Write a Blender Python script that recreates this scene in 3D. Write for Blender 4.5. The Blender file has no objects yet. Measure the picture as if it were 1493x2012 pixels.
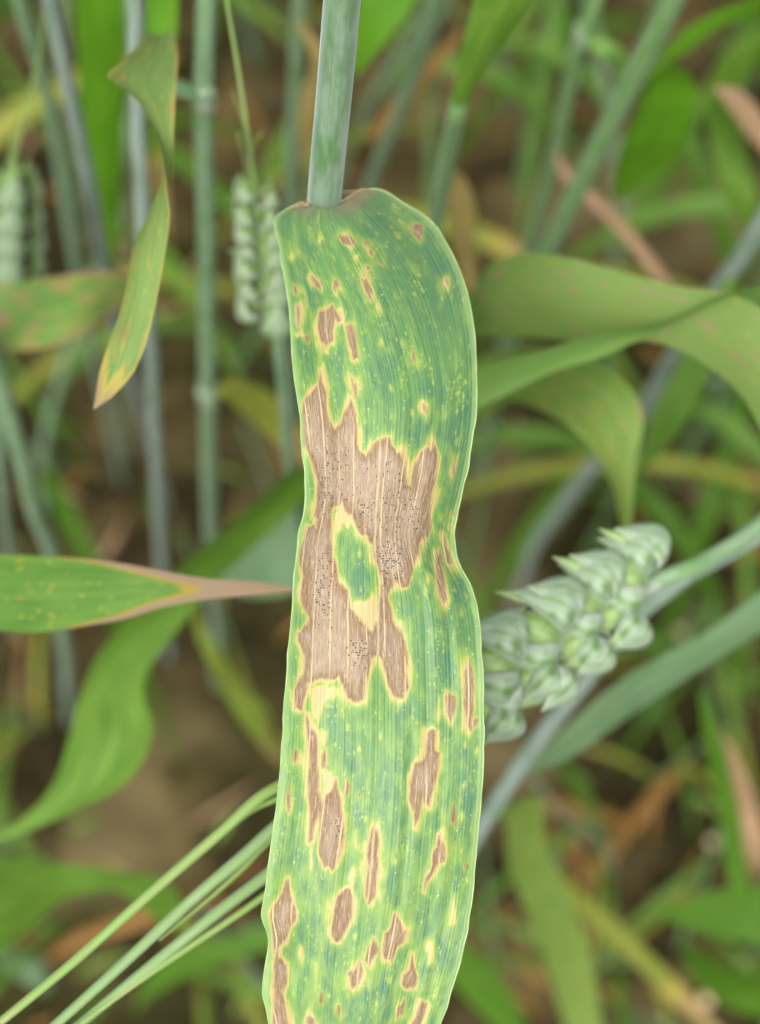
import bpy, math, random
import numpy as np
from mathutils import Vector, Matrix
random.seed(7); RNG = np.random.default_rng(11)
scene = bpy.context.scene
COL = scene.collection

# ------------------------------------------------------------------ camera
PITCH = math.radians(25.0)          # 0 = straight down
CAM = np.array([0.0, 0.0, 0.56])
FPX, CX, CY = 3096.0, 746.5, 1006.0 # focal length / centre in photograph pixels
cd = bpy.data.cameras.new('camera'); co = bpy.data.objects.new('camera', cd); COL.objects.link(co)
co.location = CAM; co.rotation_euler = (PITCH, 0, 0)
cd.sensor_fit = 'VERTICAL'; cd.sensor_height = 36.0; cd.lens = FPX / 2012.0 * 36.0
cd.clip_start = 0.01; cd.clip_end = 200
cd.dof.use_dof = True; cd.dof.focus_distance = 0.1415; cd.dof.aperture_fstop = 18.0
scene.camera = co
# ------------------------------------------------------------------ sky, sun, exposure
SUN_EL, SUN_AZ = math.radians(62), math.radians(200)
w = bpy.data.worlds.new('World'); scene.world = w; w.use_nodes = True
nt = w.node_tree; nt.nodes.clear()
sky = nt.nodes.new('ShaderNodeTexSky'); sky.sky_type = 'NISHITA'; sky.sun_disc = False
sky.sun_elevation = SUN_EL; sky.sun_rotation = SUN_AZ; sky.air_density = 1.0; sky.dust_density = 6.0; sky.ozone_density = 1.0
hs = nt.nodes.new('ShaderNodeHueSaturation'); hs.inputs['Saturation'].default_value = 0.22   # overcast: a whiter sky
bg = nt.nodes.new('ShaderNodeBackground'); bg.inputs[1].default_value = 0.12
wo = nt.nodes.new('ShaderNodeOutputWorld')
nt.links.new(sky.outputs[0], hs.inputs['Color']); nt.links.new(hs.outputs[0], bg.inputs[0]); nt.links.new(bg.outputs[0], wo.inputs[0])
sd = bpy.data.lights.new('sun', 'SUN'); sd.energy = 1.5; sd.angle = math.radians(40); sd.color = (1.0, 0.95, 0.82)
so = bpy.data.objects.new('sun', sd); COL.objects.link(so)
_sdir = Vector((math.sin(SUN_AZ) * math.cos(SUN_EL), math.cos(SUN_AZ) * math.cos(SUN_EL), math.sin(SUN_EL)))
so.rotation_euler = _sdir.to_track_quat('Z', 'Y').to_euler()
vs = scene.view_settings; vs.view_transform = 'Standard'; vs.look = 'None'; vs.exposure = 0.95; vs.gamma = 1.0; vs.use_curve_mapping = False
scene.cycles.use_denoising = True
try: scene.cycles.denoiser = 'OPENIMAGEDENOISE'
except Exception: pass
scene.cycles.max_bounces = 8; scene.cycles.diffuse_bounces = 4; scene.cycles.transmission_bounces = 5; scene.cycles.transparent_max_bounces = 6

# ------------------------------------------------------------------ pixel -> place
RIGHT = np.array([1.0, 0, 0]); UP = np.array([0, math.cos(PITCH), math.sin(PITCH)]); FWD = np.array([0, math.sin(PITCH), -math.cos(PITCH)])
def P(px, py, z):
    return CAM + FWD * z + RIGHT * ((px - CX) / FPX * z) + UP * ((CY - py) / FPX * z)
def Parr(px, py, z):
    px, py, z = map(np.asarray, (px, py, z))
    return CAM + z[..., None] * FWD + ((px - CX) / FPX * z)[..., None] * RIGHT + ((CY - py) / FPX * z)[..., None] * UP
def G(px, py, h=0.0):
    d = FWD + RIGHT * ((px - CX) / FPX) + UP * ((CY - py) / FPX)
    return CAM + d * ((h - CAM[2]) / d[2])
def hermite(ts, Pk, t):
    ts = np.asarray(ts, float); Pk = np.asarray(Pk, float); n = len(ts)
    m = np.zeros_like(Pk)
    d = (Pk[1:] - Pk[:-1]) / (ts[1:] - ts[:-1]).reshape((-1,) + (1,) * (Pk.ndim - 1))
    m[0], m[-1] = d[0], d[-1]
    if n > 2:
        h = (ts[1:] - ts[:-1]).reshape((-1,) + (1,) * (Pk.ndim - 1))
        m[1:-1] = (d[:-1] * h[1:] + d[1:] * h[:-1]) / (h[1:] + h[:-1])
    t = np.asarray(t, float); i = np.clip(np.searchsorted(ts, t, side='right') - 1, 0, n - 2)
    sh = (-1,) + (1,) * (Pk.ndim - 1)
    hh = (ts[i + 1] - ts[i]); s = ((t - ts[i]) / hh).reshape(sh); hh = hh.reshape(sh)
    return (2*s**3 - 3*s**2 + 1) * Pk[i] + (s**3 - 2*s**2 + s) * hh * m[i] + (-2*s**3 + 3*s**2) * Pk[i+1] + (s**3 - s**2) * hh * m[i+1]
def chord(pts):
    pts = np.asarray(pts, float); d = np.sqrt((np.diff(pts, axis=0)**2).sum(-1)); d = np.maximum(d, 1e-6)
    return np.concatenate([[0], np.cumsum(d)])
def spline(pts, n):
    pts = np.asarray(pts, float); ts = chord(pts)
    return hermite(ts, pts, np.linspace(0, ts[-1], n))
_LAT = np.random.default_rng(5).random((256, 256))
def vnoise(x, y):
    x = np.asarray(x, float); y = np.asarray(y, float)
    xi = np.floor(x).astype(int); yi = np.floor(y).astype(int); fx = x - xi; fy = y - yi
    fx = fx*fx*(3-2*fx); fy = fy*fy*(3-2*fy)
    a = _LAT[xi % 256, yi % 256]; b = _LAT[(xi+1) % 256, yi % 256]; c = _LAT[xi % 256, (yi+1) % 256]; d = _LAT[(xi+1) % 256, (yi+1) % 256]
    return (a*(1-fx) + b*fx)*(1-fy) + (c*(1-fx) + d*fx)*fy

# ------------------------------------------------------------------ node shorthand
class NT:
    def __init__(s, name):
        s.m = bpy.data.materials.new(name); s.m.use_nodes = True; s.t = s.m.node_tree; s.t.nodes.clear()
        s.out = s.t.nodes.new('ShaderNodeOutputMaterial')
    def n(s, typ, **kw):
        nd = s.t.nodes.new(typ)
        for k, v in kw.items(): setattr(nd, k, v)
        return nd
    def put(s, sock, v):
        if isinstance(v, bpy.types.NodeSocket): s.t.links.new(v, sock)
        elif v is not None:
            if isinstance(v, (tuple, list)) and len(v) == 3 and sock.type == 'RGBA': v = (*v, 1)
            sock.default_value = v
    def math(s, op, a, b=None, c=None, clamp=False):
        nd = s.n('ShaderNodeMath', operation=op, use_clamp=clamp); s.put(nd.inputs[0], a)
        if b is not None: s.put(nd.inputs[1], b)
        if c is not None: s.put(nd.inputs[2], c)
        return nd.outputs[0]
    def add(s, a, b): return s.math('ADD', a, b)
    def mul(s, a, b): return s.math('MULTIPLY', a, b)
    def step(s, x, lo, hi, tolo=0.0, tohi=1.0):
        nd = s.n('ShaderNodeMapRange', interpolation_type='SMOOTHSTEP')
        rev = lo > hi
        if rev: lo, hi, tolo, tohi = hi, lo, tohi, tolo
        s.put(nd.inputs[0], x); s.put(nd.inputs[1], lo); s.put(nd.inputs[2], hi); s.put(nd.inputs[3], tolo); s.put(nd.inputs[4], tohi)
        return nd.outputs[0]
    def mix(s, f, a, b):
        nd = s.n('ShaderNodeMix', data_type='RGBA'); s.put(nd.inputs[0], f); s.put(nd.inputs[6], a); s.put(nd.inputs[7], b); return nd.outputs[2]
    def uv(s, name): return s.n('ShaderNodeUVMap', uv_map=name).outputs[0]
    def obj(s): return s.n('ShaderNodeTexCoord').outputs['Object']
    def attr(s, name): return s.n('ShaderNodeAttribute', attribute_name=name).outputs['Fac']
    def scale(s, v, sc, off=(0, 0, 0)):
        nd = s.n('ShaderNodeMapping'); s.put(nd.inputs[0], v); nd.inputs['Scale'].default_value = sc; nd.inputs['Location'].default_value = off; return nd.outputs[0]
    def xyz(s, v): nd = s.n('ShaderNodeSeparateXYZ'); s.put(nd.inputs[0], v); return nd.outputs
    def noise(s, v, sc=1.0, det=2.0, rough=0.5):
        nd = s.n('ShaderNodeTexNoise'); s.put(nd.inputs['Vector'], v); nd.inputs['Scale'].default_value = sc; nd.inputs['Detail'].default_value = det; nd.inputs['Roughness'].default_value = rough; return nd.outputs['Fac']
    def vor(s, v, sc=1.0, rnd=1.0):
        nd = s.n('ShaderNodeTexVoronoi'); s.put(nd.inputs['Vector'], v); nd.inputs['Scale'].default_value = sc; nd.inputs['Randomness'].default_value = rnd; return nd.outputs['Distance'], s.xyz(nd.outputs['Color'])
    def bump(s, h, st, dist): nd = s.n('ShaderNodeBump'); nd.inputs['Strength'].default_value = st; nd.inputs['Distance'].default_value = dist; s.put(nd.inputs['Height'], h); return nd.outputs[0]
    def leafshade(s, col, rough=0.5, trans=0.3, tcol=None, bump=None, sheen=0.0, spec=0.35):
        p = s.n('ShaderNodeBsdfPrincipled'); s.put(p.inputs['Base Color'], col); s.put(p.inputs['Roughness'], rough)
        p.inputs['Specular IOR Level'].default_value = spec; p.inputs['Sheen Weight'].default_value = sheen; p.inputs['Sheen Roughness'].default_value = 0.5
        p.inputs['Sheen Tint'].default_value = (0.85, 0.95, 1, 1)
        if bump is not None: s.t.links.new(bump, p.inputs['Normal'])
        if trans:
            tr = s.n('ShaderNodeBsdfTranslucent'); s.put(tr.inputs[0], tcol if tcol is not None else col)
            mx = s.n('ShaderNodeMixShader'); s.put(mx.inputs[0], trans)
            s.t.links.new(p.outputs[0], mx.inputs[1]); s.t.links.new(tr.outputs[0], mx.inputs[2]); s.t.links.new(mx.outputs[0], s.out.inputs[0])
        else: s.t.links.new(p.outputs[0], s.out.inputs[0])
        return s.m

def gamma_sat(c, k): return tuple(x * k for x in c)

# ---- blade materials (uvn: x across 0..1, y along 0..1; uvm: millimetres)
def blade_mat(name, c1, c2, spot=0.35, spotcol=(0.30, 0.17, 0.08), tip=2.0, edge=0.0, tipcol=(0.30, 0.21, 0.13), rimcol=(0.42, 0.34, 0.07), fleck=0.3, trans=0.32, seed=0, rim=0.05, marg=0.0, c3=None, grad=(0.4, 0.65)):
    s = NT(name); uvn = s.uv('uvn'); uvm = s.uv('uvm'); x = s.xyz(uvn)
    mm = s.scale(uvm, (1, 1, 1), (seed * 7.3, seed * 3.1, 0))
    n1 = s.noise(s.scale(mm, (0.5, 0.10, 1)), 1.0, 3); n2 = s.noise(s.scale(mm, (0.9, 0.22, 1), (40, 9, 0)), 1.0, 2)
    col = s.mix(s.step(n1, 0.3, 0.7), c1, c2)
    if c3 is not None: col = s.mix(s.step(s.add(x[1], s.mul(s.math('SUBTRACT', n1, 0.5), 0.3)), *grad), col, c3)
    vein = s.noise(s.scale(uvn, (34, 0.4, 1)), 1.0, 1)
    col = s.mix(s.step(vein, 0.35, 0.7, 0.0, 0.35), col, gamma_sat(c2, 1.35))
    d, rc = s.vor(s.scale(mm, (1.5, 0.6, 1)), 1.0)
    fl = s.mul(s.step(d, 0.28, 0.12), s.step(rc[0], 1 - fleck, 1 - fleck + 0.1))
    col = s.mix(s.mul(fl, 0.7), col, (0.40, 0.38, 0.07))
    col = s.mix(s.step(n2, 0.83 - spot * 0.5, 0.93 - spot * 0.5, 0, 0.75), col, rimcol)
    col = s.mix(s.step(n2, 0.88 - spot * 0.5, 0.96 - spot * 0.5, 0, 0.9), col, spotcol)
    e = s.math('ABSOLUTE', s.math('MULTIPLY_ADD', x[0], 2.0, -1.0))
    t = s.add(s.math('MULTIPLY_ADD', s.math('POWER', e, 3.0), edge, x[1]), s.mul(s.math('SUBTRACT', n1, 0.5), 0.10))
    col = s.mix(s.step(t, tip - 0.02 - rim, tip - 0.02, 0, 0.9), col, rimcol)
    if marg: col = s.mix(s.step(s.add(e, s.mul(s.math('SUBTRACT', n2, 0.5), 0.3)), 0.86, 0.97, 0, marg), col, (0.40, 0.33, 0.09))
    col = s.mix(s.step(t, tip - 0.015, tip + 0.02), col, tipcol)
    tcol = s.mix(0.5, col, (0.22, 0.36, 0.03)) if tip > 1 else col
    b = s.bump(s.noise(s.scale(uvn, (60, 0.2, 1)), 1.0, 0), 0.25, 0.0002)
    return s.leafshade(col, 0.55, trans, tcol, b, 0.0, 0.22)
M = {}
M['fresh'] = blade_mat('blade_fresh_green', (0.062, 0.165, 0.016), (0.135, 0.255, 0.034), 0.32, spotcol=(0.20, 0.15, 0.06), rimcol=(0.22, 0.27, 0.05), seed=1)
M['pale'] = blade_mat('blade_pale_green', (0.125, 0.265, 0.055), (0.18, 0.32, 0.085), 0.10, seed=21)
M['bright'] = blade_mat('blade_bright_green', (0.075, 0.235, 0.010), (0.115, 0.29, 0.014), 0.08, seed=2, trans=0.40)
M['blue'] = blade_mat('blade_blue_green', (0.075, 0.175, 0.024), (0.125, 0.240, 0.042), 0.12, seed=3)
M['grey'] = blade_mat('blade_grey_green', (0.115, 0.22, 0.095), (0.165, 0.27, 0.15), 0.05, seed=4)
M['olive'] = blade_mat('blade_olive_spotted', (0.125, 0.235, 0.038), (0.19, 0.295, 0.07), 0.50, spotcol=(0.27, 0.18, 0.09), seed=5, fleck=0.6)
M['arch'] = blade_mat('blade_arched_spotted', (0.075, 0.180, 0.034), (0.120, 0.240, 0.060), 0.55, spotcol=(0.28, 0.19, 0.12), rimcol=(0.24, 0.25, 0.09), seed=15, fleck=0.5, c3=(0.165, 0.25, 0.065), grad=(0.30, 0.60))
M['fold'] = blade_mat('blade_twisted', (0.135, 0.235, 0.060), (0.20, 0.300, 0.085), 0.50, tip=0.975, edge=0.02, tipcol=(0.30, 0.23, 0.13), seed=6, fleck=0.6, rim=0.02, marg=0.8)
M['browntip'] = blade_mat('blade_brown_tip', (0.060, 0.160, 0.024), (0.115, 0.225, 0.038), 0.36, spotcol=(0.22, 0.24, 0.05), tip=0.77, edge=0.27, tipcol=(0.27, 0.195, 0.125), rimcol=(0.33, 0.24, 0.04), seed=7, fleck=0.85, rim=0.03)
M['brownedge'] = blade_mat('blade_brown_edge', (0.11, 0.23, 0.045), (0.175, 0.30, 0.07), 0.62, spotcol=(0.32, 0.21, 0.12), tip=1.0, edge=0.5, tipcol=(0.34, 0.23, 0.13), seed=8)
M['yellow'] = blade_mat('blade_yellowing', (0.17, 0.23, 0.03), (0.25, 0.26, 0.045), 0.35, tip=0.72, tipcol=(0.34, 0.25, 0.10), seed=9)
M['lime'] = blade_mat('blade_fading_green', (0.30, 0.24, 0.085), (0.33, 0.28, 0.09), 0.10, seed=16, c3=(0.16, 0.245, 0.03), grad=(0.35, 0.55))
M['tan'] = blade_mat('blade_dry_tan', (0.32, 0.24, 0.09), (0.41, 0.32, 0.12), 0.3, seed=10, trans=0.25)
M['rust'] = blade_mat('blade_dry_rust', (0.19, 0.095, 0.026), (0.29, 0.155, 0.042), 0.2, seed=12, trans=0.25)
M['pink'] = blade_mat('blade_dry_pinkish', (0.27, 0.165, 0.095), (0.36, 0.23, 0.14), 0.1, seed=13, trans=0.2)
M['dark'] = blade_mat('blade_dark_green', (0.042, 0.120, 0.008), (0.068, 0.160, 0.012), 0.10, seed=14)

def stem_mat(name, green, wax, wear=0.5, seed=0, sheen=0.12):
    s = NT(name); uvn = s.uv('uvn'); uvm = s.uv('uvm')
    mm = s.scale(uvm, (1, 1, 1), (seed * 5.1, seed * 2.2, 0))
    n = s.noise(s.scale(mm, (0.55, 0.16, 1)), 1.0, 3, 0.6)
    st = s.noise(s.scale(mm, (5.0, 0.05, 1)), 1.0, 1)
    sp = s.noise(s.scale(mm, (9, 5, 1)), 1.0, 2, 0.7)
    col = s.mix(s.step(s.add(n, s.mul(s.math('SUBTRACT', sp, 0.5), 0.12)), wear - 0.16, wear + 0.16), wax, green)
    col = s.mix(s.step(st, 0.4, 0.75, 0, 0.35), col, gamma_sat(green, 0.8))
    col = s.mix(s.step(sp, 0.60, 0.72, 0, 0.5), col, gamma_sat(green, 0.55))
    b = s.bump(st, 0.3, 0.0001)
    return s.leafshade(col, 0.5, 0.0, None, b, sheen)
M['stem_hero'] = stem_mat('stem_waxy', (0.055, 0.135, 0.036), (0.150, 0.222, 0.150), 0.53, 1, 0.55)
M['stem_grey'] = stem_mat('stem_grey_waxy', (0.10, 0.205, 0.07), (0.18, 0.275, 0.165), 0.54, 2)
M['stem_blue'] = stem_mat('stem_pale_blue_waxy', (0.135, 0.215, 0.135), (0.245, 0.310, 0.275), 0.56, 3)
M['stem_green'] = stem_mat('stem_green', (0.085, 0.22, 0.045), (0.15, 0.27, 0.11), 0.52, 4)
M['stem_soft'] = stem_mat('stem_soft_green', (0.10, 0.225, 0.055), (0.165, 0.275, 0.115), 0.52, 6)
M['node'] = stem_mat('stem_node_pale', (0.18, 0.28, 0.13), (0.32, 0.38, 0.30), 0.55, 5)

def glume_mat(name, c, wax, rim):
    s = NT(name); uvn = s.uv('uvn'); x = s.xyz(uvn); ob = s.obj()
    st = s.noise(s.scale(uvn, (5.5, 0.5, 1)), 1.0, 2); n = s.noise(ob, 420, 3)
    col = s.mix(s.step(s.add(st, s.mul(n, 0.5)), 0.58, 0.98), wax, c)
    col = s.mix(s.step(n, 0.56, 0.7, 0, 0.4), col, gamma_sat(c, 0.6))
    e = s.math('ABSOLUTE', s.math('MULTIPLY_ADD', x[0], 2.0, -1.0))
    col = s.mix(s.step(e, 0.84, 0.98, 0, 0.7), col, rim)
    b = s.bump(n, 0.3, 0.0001)
    return s.leafshade(col, 0.5, 0.25, col, b, 0.25)
M['glume'] = glume_mat('glume_waxy', (0.13, 0.26, 0.06), (0.38, 0.47, 0.37), (0.55, 0.61, 0.50))
M['lemma'] = glume_mat('lemma_green', (0.19, 0.34, 0.06), (0.33, 0.45, 0.22), (0.55, 0.62, 0.42))
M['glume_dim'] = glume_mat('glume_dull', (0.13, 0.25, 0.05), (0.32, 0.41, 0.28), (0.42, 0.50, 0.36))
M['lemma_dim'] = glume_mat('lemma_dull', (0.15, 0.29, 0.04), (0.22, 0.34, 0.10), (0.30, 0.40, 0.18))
M['palea'] = glume_mat('palea_pale', (0.42, 0.38, 0.25), (0.52, 0.47, 0.38), (0.60, 0.60, 0.46))
def awn_mat(name, c, c2):
    s = NT(name); uvm = s.uv('uvm'); n = s.noise(s.scale(uvm, (0.7, 0.07, 1)), 1.0, 3)
    col = s.mix(s.step(n, 0.52, 0.68), c, c2)
    return s.leafshade(col, 0.45, 0.0, None, s.bump(s.noise(s.scale(uvm, (6, 0.1, 1)), 1, 1), 0.3, 0.0001), 0.2)
M['awn'] = awn_mat('awn_green', (0.185, 0.29, 0.075), (0.33, 0.28, 0.15))
M['awn_wax'] = awn_mat('awn_waxy', (0.18, 0.285, 0.11), (0.30, 0.36, 0.25))
def plain(name, c1, c2, sc, rough=0.9, bst=0.0):
    s = NT(name); n = s.noise(s.obj(), sc, 4, 0.6); col = s.mix(s.step(n, 0.3, 0.7), c1, c2)
    return s.leafshade(col, rough, 0, None, s.bump(n, bst, 0.002) if bst else None, 0, 0.2)
M['collar'] = plain('collar_tan', (0.26, 0.20, 0.12), (0.36, 0.29, 0.16), 900, 0.6)
M['blob'] = plain('blob_pale', (0.72, 0.50, 0.30), (0.82, 0.62, 0.40), 300, 0.35)  # pale colour chosen so the dots on the soil come out bright
def soil_mat():
    s = NT('soil'); o = s.obj()
    n = s.noise(o, 22, 6, 0.65); f = s.noise(o, 260, 4, 0.7); g = s.noise(s.scale(o, (1, 1, 1), (3, 5, 1)), 7, 2)
    col = s.mix(s.step(n, 0.40, 0.68), (0.018, 0.014, 0.004), (0.115, 0.088, 0.034))
    col = s.mix(s.step(f, 0.45, 0.75, 0, 0.6), col, (0.150, 0.112, 0.058))
    col = s.mix(s.step(g, 0.42, 0.66, 0, 0.75), col, (0.018, 0.020, 0.005))
    g2 = s.noise(s.scale(o, (1, 1, 1), (13, 25, 1)), 11, 3); col = s.mix(s.step(g2, 0.52, 0.70, 0, 0.7), col, (0.175, 0.140, 0.068))
    return s.leafshade(col, 0.95, 0, None, s.bump(f, 0.6, 0.004), 0, 0.1)
M['soil'] = soil_mat()

# ------------------------------------------------------------------ mesh / object helpers
def mesh(name, verts, faces, mat, uvs=None, smooth=True, attrs=None):
    verts = np.asarray(verts, np.float64); me = bpy.data.meshes.new(name)
    faces = np.asarray(faces, np.int64); nf, k = faces.shape
    me.vertices.add(len(verts)); me.vertices.foreach_set('co', verts.ravel())
    me.loops.add(nf * k); me.loops.foreach_set('vertex_index', faces.ravel().astype(np.int32))
    me.polygons.add(nf); me.polygons.foreach_set('loop_start', (np.arange(nf) * k).astype(np.int32))
    me.update(calc_edges=True)
    if uvs:
        for nm, uv in uvs.items():
            l = me.uv_layers.new(name=nm); l.data.foreach_set('uv', np.asarray(uv, np.float64)[faces.ravel()].ravel())
    for nm, v in (attrs or {}).items():
        a = me.attributes.new(nm, 'FLOAT', 'POINT'); a.data.foreach_set('value', np.asarray(v, np.float64))
    me.polygons.foreach_set('use_smooth', np.full(nf, smooth))
    me.materials.append(mat); me.validate(); return me
def link(name, data, parent=None):
    o = bpy.data.objects.new(name, data); COL.objects.link(o)
    if parent is not None: o.parent = parent
    return o
def thing(name, label, cat, loc, group=None):
    o = link(name, None); o.empty_display_size = 0.01; o.location = loc; o['label'] = label; o['category'] = cat
    if group: o['group'] = group
    return o
def tag(o, label, cat, group=None):
    o['label'] = label; o['category'] = cat
    if group: o['group'] = group
    return o
def base_of(parent):
    v = np.zeros(3)
    while parent is not None: v = v + np.array(parent.location); parent = parent.parent
    return v
def grid_faces(r, c, wrap=False):
    a = []
    i = np.arange(r - 1)[:, None]; j = np.arange(c if wrap else c - 1)[None]
    j2 = (j + 1) % c
    return np.stack([i*c + j, i*c + j2, (i+1)*c + j2, (i+1)*c + j], -1).reshape(-1, 4)
def tube_data(path, radii, seg=12, flat=1.0, bumps=None):
    path = np.asarray(path, float); n = len(path); T = np.gradient(path, axis=0); T /= np.linalg.norm(T, axis=1)[:, None]
    ref = np.array([1.0, 0, 0]) if abs(T[0][0]) < 0.9 else np.array([0, 1.0, 0])
    V = []; nrm = ref - T[0] * ref.dot(T[0]); nrm /= np.linalg.norm(nrm)
    ang = np.linspace(0, 2*np.pi, seg, endpoint=False); rs = np.interp(np.linspace(0, 1, n), np.linspace(0, 1, len(radii)), radii)
    if bumps is not None: rs = rs * bumps
    for i in range(n):
        nrm = nrm - T[i] * nrm.dot(T[i]); nrm /= np.linalg.norm(nrm); b = np.cross(T[i], nrm)
        V.append(path[i] + rs[i] * (np.cos(ang)[:, None] * nrm + np.sin(ang)[:, None] * b * flat))
    V = np.concatenate(V); L = chord(path)
    un = np.stack([np.tile(ang / (2*np.pi), n), np.repeat(L / L[-1], seg)], 1)
    rr = np.repeat(rs, seg) * 1000
    um = np.stack([np.tile(ang, n) * np.mean(rs) * 1000, np.repeat(L, seg) * 1000], 1)
    F = grid_faces(n, seg, True)
    caps = []
    V = np.concatenate([V, path[:1], path[-1:]]); un = np.concatenate([un, [[0.5, 0], [0.5, 1]]]); um = np.concatenate([um, um[:1], um[-1:]])
    a, b = n*seg, n*seg + 1
    for j in range(0, seg, 2):
        caps.append((a, (j+2) % seg, j+1, j)); q = (n-1)*seg; caps.append((b, q+j, q+j+1, q+(j+2) % seg))
    return V, np.concatenate([F, np.array(caps)]), {'uvn': un, 'uvm': um}
def tube(name, path, radii, mat, parent, seg=12, n=60, flat=1.0, bumps=None):
    p = spline(path, n); V, F, uv = tube_data(p, radii, seg, flat, bumps)
    return link(name, mesh(name, V - base_of(parent), F, mat, uv), parent)
def ribbon(name, L, R, mat, parent, keel=0.08, n=56, cols=9, wave=0.0, seed=0):
    L = np.asarray(L, float); R = np.asarray(R, float); C = (L + R) / 2; ts = chord(C); t = np.linspace(0, ts[-1], n)
    l = hermite(ts, L, t); r = hermite(ts, R, t); u = np.linspace(0, 1, cols)
    V = l[:, None] * (1-u)[None, :, None] + r[:, None] * u[None, :, None]
    T = np.gradient((l + r) / 2, axis=0); W = r - l; wd = np.linalg.norm(W, axis=1)
    N = np.cross(T, W); N /= (np.linalg.norm(N, axis=1)[:, None] + 1e-12)
    prof = -(1 - (2*u - 1)**2) * 0.7 - (1 - np.abs(2*u - 1)) * 0.3
    wv = (vnoise(t / ts[-1] * 14 + seed * 9.7, np.full(n, seed + 0.5)) - 0.5) * wave * wd
    V = V + N[:, None] * (prof[None, :, None] * (keel * wd)[:, None, None] + (wv[:, None] * (2*u - 1)[None])[..., None])
    un = np.stack(np.broadcast_arrays(u[None, :], (t / ts[-1])[:, None]), -1).reshape(-1, 2)
    um = np.stack(np.broadcast_arrays(u[None, :] * wd.max() * 1000, t[:, None] * 1000), -1).reshape(-1, 2)
    return link(name, mesh(name, V.reshape(-1, 3) - base_of(parent), grid_faces(n, cols), mat, {'uvn': un, 'uvm': um}), parent)
def leaf_px(parent, rows, mat, keel=0.08, wave=0.10, name='leaf_blade', seed=None):
    """rows: (xl, yl, xr, yr, z) or (xl, yl, zl, xr, yr, zr)"""
    L, R = [], []
    for r in rows:
        if len(r) == 5: L.append(P(r[0], r[1], r[4])); R.append(P(r[2], r[3], r[4]))
        else: L.append(P(*r[:3])); R.append(P(*r[3:]))
    return ribbon(name, L, R, M[mat], parent, keel, wave=wave, seed=seed if seed is not None else random.random() * 50)
def leaf_c(parent, pts, mat, keel=0.10, wave=0.10, tilt=0.0, name='leaf_blade'):
    """pts: (x, y, z, width_px): centre line in the photograph with distances"""
    a = np.array(pts, float); d = np.gradient(a[:, :2], axis=0); d /= np.linalg.norm(d, axis=1)[:, None]; nx = np.stack([d[:, 1], -d[:, 0]], 1)
    rows = [(a[i,0] + nx[i,0]*a[i,3]/2, a[i,1] + nx[i,1]*a[i,3]/2, a[i,2] - tilt, a[i,0] - nx[i,0]*a[i,3]/2, a[i,1] - nx[i,1]*a[i,3]/2, a[i,2] + tilt) for i in range(len(a))]
    return leaf_px(parent, rows, mat, keel, wave, name)

# ------------------------------------------------------------------ ground
def build_ground():
    c = np.concatenate([-np.geomspace(40, 0.72, 26), np.linspace(-0.7, 0.7, 221), np.geomspace(0.72, 40, 26)])
    X, Y = np.meshgrid(c, c + 0.25); near = np.clip(1.4 - np.hypot(X, Y - 0.25), 0, 1)
    Z = ((vnoise(X*14 + 50, Y*14 + 50) - .5) * .022 + (vnoise(X*45 + 90, Y*45) - .5) * .010 + (vnoise(X*110, Y*110 + 30) - .5) * .005) * near - 0.012
    V = np.stack([X, Y, Z], -1).reshape(-1, 3)
    o = link('soil_ground', mesh('soil_ground', V, grid_faces(len(c), len(c)), M['soil'])); o['kind'] = 'structure'
build_ground()

# ------------------------------------------------------------------ wheat plants
def plant(label, pts, ground, radii, mat, group=None, n=70, seg=12, cat='wheat plant'):
    """pts: stem points (x, y, distance) from the top down; ground: photograph pixel where it roots"""
    g = G(*ground, h=-0.012)
    root = thing('wheat_plant', label, cat, g, group)
    pp = [P(*p) for p in pts]; last = pp[-1]
    if pts[0][1] < -30 or pts[0][0] < -30 or pts[0][0] > 1530:      # the stem goes on upward beyond the picture
        t0 = pp[0] - pp[1]; pp.insert(0, pp[0] + t0 / np.linalg.norm(t0) * 0.04 + np.array([0, 0.02, 0.12]))
    pp += [last + (g - last) * 0.5, g]
    tube('stem', pp, [r / 1000 for r in radii], M[mat], root, seg, n)
    return root
def ring(parent, a, r, mat='node', h=0.0022, axis=(0, 0, 1), name='stem_node'):
    c = P(*a); ax = np.array(axis, float); ax /= np.linalg.norm(ax)
    path = [c - ax*h, c - ax*h*0.4, c, c + ax*h*0.4, c + ax*h]
    return tube(name, path, [r*0.95/1000, r*1.14/1000, r*1.2/1000, r*1.14/1000, r*0.95/1000], M[mat], parent, 14, 12)

# ---- hero plant
hero_ground = G(690, 1650, h=-0.012)
hero = thing('wheat_plant', 'waxy wheat plant with a broad leaf covered in brown and yellow blotches', 'wheat plant', hero_ground)
cP = P(637, 393, 0.1518)
hp = [P(702, -420, 0.1250), P(690, -220, 0.1305), P(672, 0, 0.1375), P(655, 200, 0.1445), cP, cP + (hero_ground - cP) * 0.06, cP + (hero_ground - cP) * 0.4, hero_ground]
tube('stem', hp, [0.00164, 0.00164, 0.00160, 0.00155, 0.00150, 0.0016, 0.0019], M['stem_hero'], hero, 28, 120)
sh0 = P(636.5, 402, 0.1524)
tube('leaf_sheath', [sh0, cP + (hero_ground - cP) * 0.07, cP + (hero_ground - cP) * 0.2, cP + (hero_ground - cP) * 0.36], [0.00172, 0.0019, 0.0021, 0.0021], M['stem_green'], hero, 24, 40)

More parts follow.
